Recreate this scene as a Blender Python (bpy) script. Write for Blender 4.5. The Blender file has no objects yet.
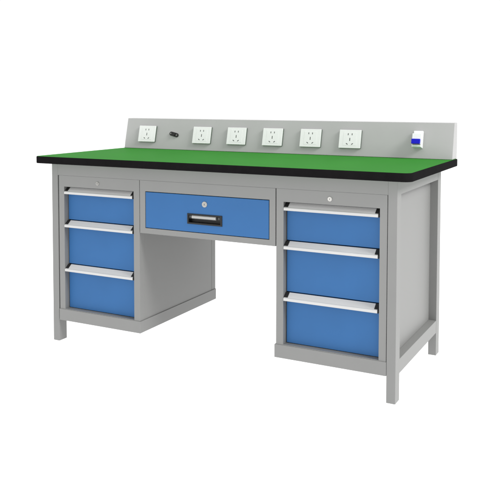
import bpy, bmesh, math
from mathutils import Vector, Matrix

S = bpy.context.scene
COL = S.collection

# ------------------------------------------------------------------ sizes (m)
W, D, H = 1.4721, 0.6082, 0.750          # frame width, depth, underside of top
PX, PY = 0.0313, 0.0471                  # leg section
TOP = 0.779                              # top of the worktop
TX0, TX1, TY0, TY1 = -0.0620, 1.5270, -0.0420, 0.6570
PX0, PX1, PY1 = -0.0490, 1.5217, 0.6558      # ends and rear of the back panel
K, K2 = 0.0912, 0.1387                   # plinth bottom / top
X0, X1 = 0.4425, 1.0325                  # inner sides of the two pedestals
OFF = Vector((W / 2, D / 2, 0))

# ------------------------------------------------------------------ materials
def nodes_of(m):
    m.use_nodes = True
    nt = m.node_tree
    return nt, nt.nodes['Principled BSDF']

def mat(name, col, rough=0.5, metal=0.0, spec=0.5, var=0.0, scale=40.0, bump=0.0, bscale=900.0,
        stretch=None, coat=0.0):
    m = bpy.data.materials.new(name)
    nt, b = nodes_of(m)
    b.inputs['Base Color'].default_value = (*col, 1)
    b.inputs['Roughness'].default_value = rough
    b.inputs['Metallic'].default_value = metal
    b.inputs['Specular IOR Level'].default_value = spec
    b.inputs['Coat Weight'].default_value = coat
    tc = nt.nodes.new('ShaderNodeTexCoord')
    mp = nt.nodes.new('ShaderNodeMapping')
    if stretch:
        mp.inputs['Scale'].default_value = stretch
    nt.links.new(tc.outputs['Object'], mp.inputs['Vector'])
    if var > 0:
        n = nt.nodes.new('ShaderNodeTexNoise')
        n.inputs['Scale'].default_value = scale
        n.inputs['Detail'].default_value = 5
        nt.links.new(mp.outputs['Vector'], n.inputs['Vector'])
        r = nt.nodes.new('ShaderNodeValToRGB')
        r.color_ramp.elements[0].position = 0.3
        r.color_ramp.elements[1].position = 0.7
        r.color_ramp.elements[0].color = (*[c * (1 - var) for c in col], 1)
        r.color_ramp.elements[1].color = (*[min(1, c * (1 + var)) for c in col], 1)
        nt.links.new(n.outputs['Fac'], r.inputs['Fac'])
        nt.links.new(r.outputs['Color'], b.inputs['Base Color'])
        mr = nt.nodes.new('ShaderNodeMapRange')
        mr.inputs['To Min'].default_value = max(0, rough - 0.05)
        mr.inputs['To Max'].default_value = min(1, rough + 0.05)
        nt.links.new(n.outputs['Fac'], mr.inputs['Value'])
        nt.links.new(mr.outputs['Result'], b.inputs['Roughness'])
    if bump > 0:
        n2 = nt.nodes.new('ShaderNodeTexNoise')
        n2.inputs['Scale'].default_value = bscale
        n2.inputs['Detail'].default_value = 2
        nt.links.new(mp.outputs['Vector'], n2.inputs['Vector'])
        bp = nt.nodes.new('ShaderNodeBump')
        bp.inputs['Strength'].default_value = bump
        bp.inputs['Distance'].default_value = 0.0004
        nt.links.new(n2.outputs['Fac'], bp.inputs['Height'])
        nt.links.new(bp.outputs['Normal'], b.inputs['Normal'])
    return m

GREY = mat('grey_powder_coat', (0.197, 0.198, 0.194), 0.48, spec=0.35, var=0.02, scale=9, bump=0.10)
PANEL = mat('pale_grey_powder_coat', (0.345, 0.344, 0.342), 0.48, spec=0.35, var=0.02, scale=9, bump=0.10)
BLUE = mat('blue_powder_coat', (0.0295, 0.113, 0.283), 0.5, spec=0.18, var=0.03, scale=7, bump=0.10)
GREEN = mat('green_rubber_mat', (0.034, 0.194, 0.028), 0.60, spec=0.015, var=0.05, scale=4, bump=0.10)
BLACK = mat('black_rubber_edge', (0.0085, 0.008, 0.0085), 0.8, spec=0.01, var=0.10, scale=30)
ALU = mat('satin_anodised_aluminium', (0.495, 0.495, 0.49), 0.68, metal=0.20, spec=.5, var=0.05, scale=30, stretch=(1, 60, 60))
CHROME = mat('nickel_plate', (0.34, 0.335, 0.32), 0.34, metal=1.0, var=0.04)
CAPBLK = mat('black_plastic', (0.012, 0.012, 0.012), 0.42, spec=0.25, var=0.1)
GRIP = mat('satin_steel_grip', (0.36, 0.36, 0.35), 0.45, metal=0.6, var=0.06, scale=30, stretch=(1, 60, 60))
SLOT = mat('dark_slot', (0.085, 0.09, 0.087), 0.7, spec=0.1)
WHITE = mat('white_plastic', (0.655, 0.66, 0.655), 0.36, spec=0.4, var=0.01)
RIM = mat('socket_rim_shade', (0.085, 0.11, 0.088), 0.6, spec=0.3)  # socket side shade and green bounce from the top put into the colour
BWHITE = mat('breaker_white_plastic', (0.68, 0.69, 0.69), 0.38, spec=0.4)
BGREEN = mat('breaker_pale_plastic', (0.50, 0.58, 0.50), 0.4, spec=0.4)
LEVER = mat('breaker_blue_plastic', (0.006, 0.008, 0.44), 0.4, spec=0.12)
DARK = mat('cabinet_shade_and_jack_dark', (0.06, 0.06, 0.06), 0.6, spec=0.2)  # shade inside the cabinets put into the colour; jack contacts share it

# ------------------------------------------------------------------ mesh helpers
def box(bm, x0, x1, y0, y1, z0, z1, bev=0.0008, mi=0, seg=2, M=None):
    m = Matrix.Translation(((x0 + x1) / 2, (y0 + y1) / 2, (z0 + z1) / 2)) @ Matrix.Diagonal((x1 - x0, y1 - y0, z1 - z0, 1))
    if M is not None:
        m = M @ m
    vs = bmesh.ops.create_cube(bm, size=1, matrix=m)['verts']
    fs = {f for v in vs for f in v.link_faces}
    for f in fs:
        f.material_index = mi
    if bev:
        es = list({e for v in vs for e in v.link_edges})
        bmesh.ops.bevel(bm, geom=es, offset=bev, segments=seg, affect='EDGES', profile=0.5, clamp_overlap=True, material=mi)

def prism(bm, pts, a0, a1, axis='x', mi=0, bev=0.0):
    """extrude a 2D outline along an axis (x: pts are (y,z); z: pts are (x,y); y: pts are (x,z))"""
    def P(p, a):
        return {'x': (a, p[0], p[1]), 'z': (p[0], p[1], a), 'y': (p[0], a, p[1])}[axis]
    A = [bm.verts.new(P(p, a0)) for p in pts]
    B = [bm.verts.new(P(p, a1)) for p in pts]
    n = len(pts)
    fs = [bm.faces.new(A), bm.faces.new(B[::-1])]
    for i in range(n):
        fs.append(bm.faces.new((A[i], B[i], B[(i + 1) % n], A[(i + 1) % n])))
    for f in fs:
        f.material_index = mi
    bmesh.ops.recalc_face_normals(bm, faces=fs)
    if bev:
        es = list({e for f in fs[:2] for e in f.edges})
        bmesh.ops.bevel(bm, geom=es, offset=bev, segments=3, affect='EDGES', profile=0.5, material=mi)
    return fs

def rounded(x0, x1, y0, y1, r, n=10, rear=None):
    out = []
    q = r if rear is None else rear
    for cx, cy, a, r in ((x1 - q, y1 - q, 0, q), (x0 + q, y1 - q, 90, q), (x0 + r, y0 + r, 180, r), (x1 - r, y0 + r, 270, r)):
        for i in range(n + 1):
            t = math.radians(a + 90 * i / n)
            out.append((cx + r * math.cos(t), cy + r * math.sin(t)))
    return out

def disc(bm, c, r, h0, h1, n=28, mi=0, bev=0.0):
    """cylinder along -Y: from y=c.y-h0 to y=c.y-h1"""
    pts = [(c[0] + r * math.cos(2 * math.pi * i / n), c[2] + r * math.sin(2 * math.pi * i / n)) for i in range(n)]
    prism(bm, pts, c[1] - h0, c[1] - h1, 'y', mi, bev)

def ring_plate(bm, o, h, y0, y1, bev=0.0, mi=0):
    """rectangular plate in XZ (o = x0,x1,z0,z1) with a rectangular hole h, front face at y0, back at y1"""
    ox0, ox1, oz0, oz1 = o; hx0, hx1, hz0, hz1 = h
    fs = []
    L = []
    for y in (y0, y1):
        L.append(([bm.verts.new((x, y, z)) for x, z in ((ox0, oz0), (ox1, oz0), (ox1, oz1), (ox0, oz1))],
                  [bm.verts.new((x, y, z)) for x, z in ((hx0, hz0), (hx1, hz0), (hx1, hz1), (hx0, hz1))]))
    for k in range(4):
        j = (k + 1) % 4
        for O, I in L:
            fs.append(bm.faces.new((O[k], O[j], I[j], I[k])))
        fs.append(bm.faces.new((L[0][0][k], L[0][0][j], L[1][0][j], L[1][0][k])))
        fs.append(bm.faces.new((L[0][1][k], L[0][1][j], L[1][1][j], L[1][1][k])))
    for f in fs:
        f.material_index = mi
    bmesh.ops.recalc_face_normals(bm, faces=fs)
    if bev:
        es = [e for e in {e for f in fs for e in f.edges}
              if e in {e2 for k in range(4) for e2 in L[0][0][k].link_edges} and all(abs(v.co.y - y0) < 1e-7 for v in e.verts)
              and all(v in L[0][0] for v in e.verts)]
        bmesh.ops.bevel(bm, geom=es, offset=bev, segments=2, affect='EDGES', profile=0.5, material=mi)

def link(name, bm, mats, parent=None, loc=(0, 0, 0), label=None, smooth=False):
    me = bpy.data.meshes.new(name)
    bm.to_mesh(me); bm.free()
    if not isinstance(mats, (list, tuple)):
        mats = [mats]
    for m in mats:
        me.materials.append(m)
    if smooth:
        for p in me.polygons:
            p.use_smooth = True
    o = bpy.data.objects.new(name, me)
    COL.objects.link(o)
    o.parent = parent
    o.location = loc
    if label:
        o['label'] = label
    return o

def copy_part(o, parent, loc):
    c = o.copy(); COL.objects.link(c); c.parent = parent; c.location = loc
    for ch in list(o.children):
        d = ch.copy(); COL.objects.link(d); d.parent = c
    return c

# ------------------------------------------------------------------ the workbench
bench = bpy.data.objects.new('workbench', None)
COL.objects.link(bench)
bench.location = OFF
bench['label'] = 'grey steel workbench with green top, seven blue drawers and a socket panel'
bench['category'] = 'workbench'
B0 = -OFF                                  # parts modelled in bench coordinates, origin at front left leg

# worktop
bm = bmesh.new()
prism(bm, rounded(TX0 + .0032, TX1 - .0032, TY0 + .0032, TY1 - .0032, .0258, 12, .0108), H + .002, TOP, 'z')
top = link('tabletop', bm, GREEN, bench, B0)
bm = bmesh.new()
oo = rounded(TX0, TX1, TY0, TY1, .029, 12, .014); ii = rounded(TX0 + .0032, TX1 - .0032, TY0 + .0032, TY1 - .0032, .0258, 12, .0108)
prof = [(0, H + .003), (0, TOP - .0035), (.25, TOP - .0012), (.6, TOP - .0003), (1, TOP - .0001), (1, H), (.5, H), (.2, H + .001)]
rings = []
for f, z in prof:
    rings.append([bm.verts.new((a[0] + (b[0] - a[0]) * f, a[1] + (b[1] - a[1]) * f, z)) for a, b in zip(oo, ii)])
n = len(oo)
for k in range(len(rings)):
    A, Bq = rings[k], rings[(k + 1) % len(rings)]
    for i in range(n):
        bm.faces.new((A[i], A[(i + 1) % n], Bq[(i + 1) % n], Bq[i]))
bmesh.ops.recalc_face_normals(bm, faces=bm.faces[:])
eb = link('edge_band', bm, BLACK, top, label='black rubber edge band round the green top', smooth=True)

# legs
for x in (0, W - PX):
    for y in (0, D - PY):
        bm = bmesh.new()
        box(bm, x, x + PX, y, y + PY, 0.0, H, .0010)
        link('leg', bm, GREY, bench, B0)

# rails of the frame
def rail(x0, x1, y0, y1, z0, z1):
    bm = bmesh.new(); box(bm, x0, x1, y0, y1, z0, z1, .0006)
    return link('frame_rail', bm, GREY, bench, B0)
RZ = .7005
rail(PX, W - PX, .0003, .028, RZ, H)                         # front top
rail(PX, W - PX, D - .03, D - .001, RZ, H)                   # rear top
for xa, xb in ((.0006, PX - .001), (W - PX + .001, W - .0006)):
    rail(xa, xb, PY, D - PY, RZ, H)                          # side top
    rail(xa, xb, PY, D - PY, K, .1405)                       # side bottom

# recessed side panels
for xa in (W - .0338, .0305):
    bm = bmesh.new(); box(bm, xa, xa + .0033, PY - .008, D - PY + .008, .1000, RZ + .015, 0)
    link('side_panel', bm, GREY, bench, B0)

# pedestals
OPZ0, OPZ1 = .1412, .6540
def pedestal(xl, xr, ol, orr, inner):
    bm = bmesh.new()
    y = .0012
    ga = .0016 if inner == 'right' else .0012
    gb = .0012 if inner == 'right' else .0016
    # one-piece face frame round the drawer opening
    ring_plate(bm, (xl + ga, xr - gb if inner == 'left' else xr, K2 - .02, RZ - .0003), (ol, orr, OPZ0 - .0002, OPZ1), y, .034, .0006)
    # bottom shelf of the opening
    box(bm, ol + .0003, orr - .0003, .0016, .034, OPZ0 - .012, OPZ0, .0006)
    # carcass: sides, back, floor
    box(bm, xl + .0012, xl + .005, .0343, .5715, .11, RZ - .001, .0006)
    box(bm, xr - .005, xr - .0004, .0343, .5715, .11, RZ - .001, .0006)
    box(bm, xl + .0012, xr - .0002, .5728, D - .0015, .11, RZ - .001, .0008)
    box(bm, xl + .005, xr - .005, .0343, .572, .112, .118, 0)
    box(bm, xl + .005, xr - .005, .0343, .572, RZ - .012, RZ - .004, 0)
    # dark sheet standing in for the shade just behind the drawer fronts
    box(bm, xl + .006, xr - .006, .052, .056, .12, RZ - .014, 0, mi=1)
    ped = link('drawer_pedestal', bm, [GREY, DARK], bench, B0)
    # plinth ring round the foot
    bm = bmesh.new()
    a, b = (xl + .0003, xr + .0032) if inner == 'right' else (xl - .0036, xr - .0003)
    box(bm, a, b, -.0022, D - .0005, K, K2, .0010)
    link('plinth', bm, GREY, ped)
    return ped

pedL = pedestal(PX + .0034, X0, .0640, .4150, 'right')
pedR = pedestal(X1, W - PX - .0004, 1.0617, 1.4133, 'left')

def cam_lock(parent, x, z, r, y):
    bm = bmesh.new()
    disc(bm, (x, y, z), r, -.002, .0022, 32, 0, .0007)
    disc(bm, (x, y, z), r * .70, .0020, .0034, 28, 1, .0004)
    box(bm, x - r * .09, x + r * .09, y - .0042, y - .0030, z - r * .32, z + r * .32, 0, mi=2)
    link('lock', bm, [CHROME, CHROME, SLOT], parent, smooth=False)
cam_lock(pedL, .2381, .6750, .0080, .0012)
cam_lock(pedR, 1.2361, .6742, .0085, .0012)

# pedestal drawers: local origin at bottom left of the opening, y = 0 at the frame face
def handle_profile(zt):
    # back of the slope at y=.0245, front lip at y=-.001
    return [(.0250, zt - .0004), (.0225, zt), (.0030, zt - .0155), (-.0004, zt - .0165), (-.0014, zt - .0180),
            (-.0014, zt - .0258), (-.0008, zt - .0266), (.0008, zt - .0266), (.0014, zt - .0258), (.0016, zt - .0195),
            (.0040, zt - .0178), (.0250, zt - .0035)]

def drawer(ol, orr, z0, z1):
    w = orr - ol
    h = z1 - z0
    bm = bmesh.new()
    box(bm, .0030, w - .0026, .0255, .046, 0, h - .0008, .0010)
    # folded tray behind the front
    d = link('drawer', bm, BLUE, bench, Vector((ol, 0, z0)) + B0)
    bm = bmesh.new()
    prism(bm, handle_profile(h), .0018, w - .0058, 'x')
    link('handle', bm, ALU, d, label='brushed aluminium grip strip along the drawer top')
    for xa, xb in ((.0016, .0160), (w - .0175, w - .0022)):
        bm = bmesh.new()
        pr = [(.0252, h + .0006), (.0222, h + .0012), (.0040, h - .0132), (.0036, h - .0146), (.0225, h + .0001)]
        prism(bm, pr, xa, xb, 'x')
        if xa > .1:
            prism(bm, [(.0250, h), (.0225, h + .0003), (-.0006, h - .0166), (-.0012, h - .0190), (-.0010, h - .0268), (.0060, h - .0268), (.0250, h - .0070)], w - .0057, w - .0021, 'x')
        link('end_cap', bm, CAPBLK, d)
    return d
for ol, orr in ((.0640, .4150), (1.0617, 1.4133)):
    drawer(ol, orr, .5145, .6500)
    drawer(ol, orr, .3292, .5115)
    drawer(ol, orr, .1432, .3263)

# centre drawer housing
bm = bmesh.new()
cx0, cx1, cz0, cz1 = X0 + .0020, X1 - .0020, .4918, RZ - .0003
dx0, dx1, dz0, dz1 = .4728, 1.0044, .5155, .6552
ring_plate(bm, (cx0, cx1, cz0, cz1), (dx0 - .0024, dx1 + .0024, dz0 - .0024, dz1 + .0024), .0010, .030, .0009)
box(bm, cx0 + .001, cx0 + .004, .0302, .560, cz0, cz1, 0)
box(bm, cx1 - .004, cx1 - .001, .0302, .560, cz0, cz1, 0)
box(bm, cx0 + .004, cx1 - .004, .0302, .560, cz0, cz0 + .003, 0)
box(bm, cx0 + .004, cx1 - .004, .5605, .5635, cz0, cz1, 0)
box(bm, cx0 + .005, cx1 - .005, .060, .063, cz0 + .004, cz1, 0, mi=1)  # dark sheet in place of the shade behind the wide drawer
link('drawer_housing', bm, [GREY, DARK], bench, B0)
# wide drawer with pocket handle and lock
hx0, hx1, hz0, hz1 = .6640, .8145, .5456, .5854
bm = bmesh.new()
ring_plate(bm, (dx0, dx1, dz0, dz1), (hx0 + .003, hx1 - .003, hz0 + .003, hz1 - .003), .0002, .020, .0012)
dc = link('drawer', bm, BLUE, bench, B0, label='wide blue centre drawer with recessed black pocket handle')
bm = bmesh.new()
ring_plate(bm, (hx0, hx1, hz0, hz1), (hx0 + .0065, hx1 - .0065, hz0 + .006, hz1 - .0045), -.0032, .0010, .0012)
ring_plate(bm, (hx0 + .0034, hx1 - .0034, hz0 + .0034, hz1 - .0034), (hx0 + .0064, hx1 - .0064, hz0 + .0062, hz1 - .0044), .0010, .0190, 0)
box(bm, hx0 + .0034, hx1 - .0034, .0191, .0215, hz0 + .0034, hz1 - .0034, 0)
for sx in (hx0 + .0066, hx1 - .0066 - .0135):      # end blocks with screw heads
    box(bm, sx, sx + .0135, -.0010, .0188, hz1 - .0195, hz1 - .0048, .001)
    disc(bm, (sx + .0068, -.0010, hz1 - .0120), .0032, -.0005, .0008, 16, 1)
hb = link('pocket_handle', bm, [CAPBLK, SLOT], dc, label='black recessed pull with a silver grip bar')
bm = bmesh.new()
gp = []
for i in range(9):
    t = math.radians(100 + 160 * i / 8)
    gp.append((.0035 + .0085 * math.cos(t) , .5733 + .0074 * math.sin(t)))
gp += [(.006, .5662), (.009, .5670), (.009, .5800), (.004, .5806)]
prism(bm, gp, .6848, .7885, 'x')
link('grip_bar', bm, GRIP, dc)
cam_lock(dc, .7391, .6232, .0112, .0002)

# back panel: sloping front
YB, YT, ZT = .5784, .6122, .9222
bm = bmesh.new()
prism(bm, [(YB, TOP + .0008), (YT, ZT), (PY1, ZT), (PY1, TOP + .0008)], PX0, PX1, 'x', 0)
bmesh.ops.bevel(bm, geom=bm.edges[:], offset=.0012, segments=2, affect='EDGES', profile=.5)
back = link('back_panel', bm, PANEL, bench, B0, label='raised back panel with sloping front carrying the sockets')

sl = Vector((0, YT - YB, ZT - TOP - .0008)).normalized()      # up the slope
nn = Vector((0, -sl.z, sl.y))                                 # out of the panel
tilt = math.atan2(sl.y, sl.z)                                 # rotation about X, negative leans back
def on_panel(x, v):
    return Vector((x, YB, TOP + .0008)) + sl * v
def seat(o, x, v, roll=0.0):
    o.location = on_panel(x, v) + B0
    o.rotation_euler = (Matrix.Rotation(-tilt, 3, 'X') @ Matrix.Rotation(roll, 3, 'Y')).to_euler()

# power sockets (local: x across, z up, -y outwards)
SW, SH = .0945, .0775
bm = bmesh.new()
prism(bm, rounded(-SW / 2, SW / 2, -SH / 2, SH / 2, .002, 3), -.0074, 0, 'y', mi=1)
prism(bm, rounded(-SW / 2 - .0002, SW / 2 + .0002, -SH / 2 - .0002, SH / 2 + .0002, .0025, 4), -.0112, -.0075, 'y', mi=0, bev=.0014)
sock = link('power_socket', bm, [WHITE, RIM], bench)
bm = bmesh.new()
box(bm, -.029, .029, -.0116, -.0108, -.0285, .0285, .0006)
YF = -.0118
for sx in (-.0085, .0085):                                     # two-pin slots
    box(bm, sx - .0016, sx + .0016, YF, -.0115, .0160, .0240, 0, mi=1)
box(bm, -.0017, .0017, YF, -.0115, -.0085, .0045, 0, mi=1)     # earth slot
for sx, ang in ((-.0115, 35), (.0115, -35)):                   # live and neutral, splayed
    M = Matrix.Translation((sx, 0, -.0210)) @ Matrix.Rotation(math.radians(ang), 4, 'Y')
    box(bm, -.0043, .0043, YF, -.0115, -.0017, .0017, 0, mi=1, M=M)
link('socket_insert', bm, [WHITE, SLOT], sock)
V = .0700
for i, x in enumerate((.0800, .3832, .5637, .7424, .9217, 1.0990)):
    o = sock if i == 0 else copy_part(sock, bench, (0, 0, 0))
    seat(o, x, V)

# black twin jack
bm = bmesh.new()
def stadium(l, r, n=10):
    pts = []
    for c, a0 in ((l / 2 - r, -90), (-l / 2 + r, 90)):
        for i in range(n + 1):
            t = math.radians(a0 + 180 * i / n)
            pts.append((c + r * math.cos(t), r * math.sin(t)))
    return pts
prism(bm, stadium(.050, .0095), -.006, 0, 'y', 0, .0012)
disc(bm, (0, -.006, 0), .0088, -.001, .0045, 24, 0, .001)
jk = link('ground_jack', bm, CAPBLK, bench, label='small black twin jack set aslant in the back panel')
for sx in (-.0165, .0165):
    bm = bmesh.new()
    disc(bm, (sx, -.006, 0), .0050, -.0005, .0010, 20, 0)
    disc(bm, (sx, -.006, 0), .0022, .0008, .0016, 16, 1)
    link('jack_contact', bm, [DARK, CHROME], jk)
seat(jk, .2280, .0712, math.radians(13))

# circuit breaker
bm = bmesh.new()
box(bm, -.0185, .0185, -.0120, 0, -.0345, .0350, .0010)
box(bm, -.0183, .0183, -.0330, -.0121, -.0340, .0205, .0012)
br = link('circuit_breaker', bm, BWHITE, bench, label='small white circuit breaker with blue switch lever')
bm = bmesh.new()
box(bm, -.0187, .0155, -.0420, -.0332, -.0222, -.0025, .0016)
link('switch_lever', bm, LEVER, br)
bm = bmesh.new()
box(bm, -.0150, .0170, -.0340, -.0331, -.0330, -.0255, .0003, mi=1)
box(bm, -.0150, .0170, -.0345, -.0331, -.0252, -.0228, 0, mi=0)
link('indicator_window', bm, [SLOT, BGREEN], br)
seat(br, 1.3840, .0752)

# ------------------------------------------------------------------ studio: white floor, made translucent for an added lamp beneath
bm = bmesh.new()
R = 12.0
vs = [bm.verts.new(p) for p in ((-R, -R, 0), (R, -R, 0), (R, R, 0), (-R, R, 0))]
bm.faces.new(vs)
fl = link('floor', bm, [])
fl['kind'] = 'structure'
m = bpy.data.materials.new('white_underlit_floor')
m.use_nodes = True
nt = m.node_tree
nt.nodes.clear()
out = nt.nodes.new('ShaderNodeOutputMaterial')
mix = nt.nodes.new('ShaderNodeMixShader'); mix.inputs[0].default_value = 0.90
df = nt.nodes.new('ShaderNodeBsdfDiffuse'); df.inputs['Color'].default_value = (.93, .93, .93, 1)
tr = nt.nodes.new('ShaderNodeBsdfTranslucent'); tr.inputs['Color'].default_value = (.95, .95, .95, 1)
nt.links.new(df.outputs[0], mix.inputs[1]); nt.links.new(tr.outputs[0], mix.inputs[2]); nt.links.new(mix.outputs[0], out.inputs[0])
fl.data.materials.append(m)

def area(name, loc, target, sx, sy, power, col=(1, 1, 1)):
    l = bpy.data.lights.new(name, 'AREA'); l.shape = 'RECTANGLE'; l.size = sx; l.size_y = sy
    l.energy = power; l.color = col
    o = bpy.data.objects.new(name, l); COL.objects.link(o)
    o.location = loc
    o.rotation_euler = (Vector(target) - Vector(loc)).to_track_quat('-Z', 'Y').to_euler()
    return o
A = 24.4
area('added_underfloor_light', (0, 0, -.5), (0, 0, 1), A, A, 0.64 * math.pi * A * A)  # unseen lamp added under the floor to keep it white and shadowless
area('key_light', (17.6, -1.6, 13.6), (W / 2, .3, .4), 7.0, 7.0, 4450, (1, .995, .985))
area('fill_light', (.2, -7.5, 1.0), (W / 2, .0, .6), 4.5, 1.8, 170)

w = bpy.data.worlds.new('World'); S.world = w
w.use_nodes = True
bg = w.node_tree.nodes['Background']
bg.inputs['Color'].default_value = (1, 1, 1, 1)
bg.inputs['Strength'].default_value = 1.02

# ------------------------------------------------------------------ camera
cd = bpy.data.cameras.new('camera')
cam = bpy.data.objects.new('camera', cd); COL.objects.link(cam)
cd.sensor_width = 36
cd.lens = 775.6679 / 500 * 36
cd.shift_x = (250 - 230.651) / 500
cd.shift_y = (138.2885 - 250) / 500
cd.clip_start = .05; cd.clip_end = 200
cam.location = (2.1922, -2.4917, 1.0202)
cam.rotation_euler = (math.radians(90) - .0517, 0, .4942)
S.camera = cam

S.view_settings.view_transform = 'Standard'
S.view_settings.look = 'None'
S.view_settings.exposure = 0
S.view_settings.gamma = 1
S.render.resolution_x = S.render.resolution_y = 1024
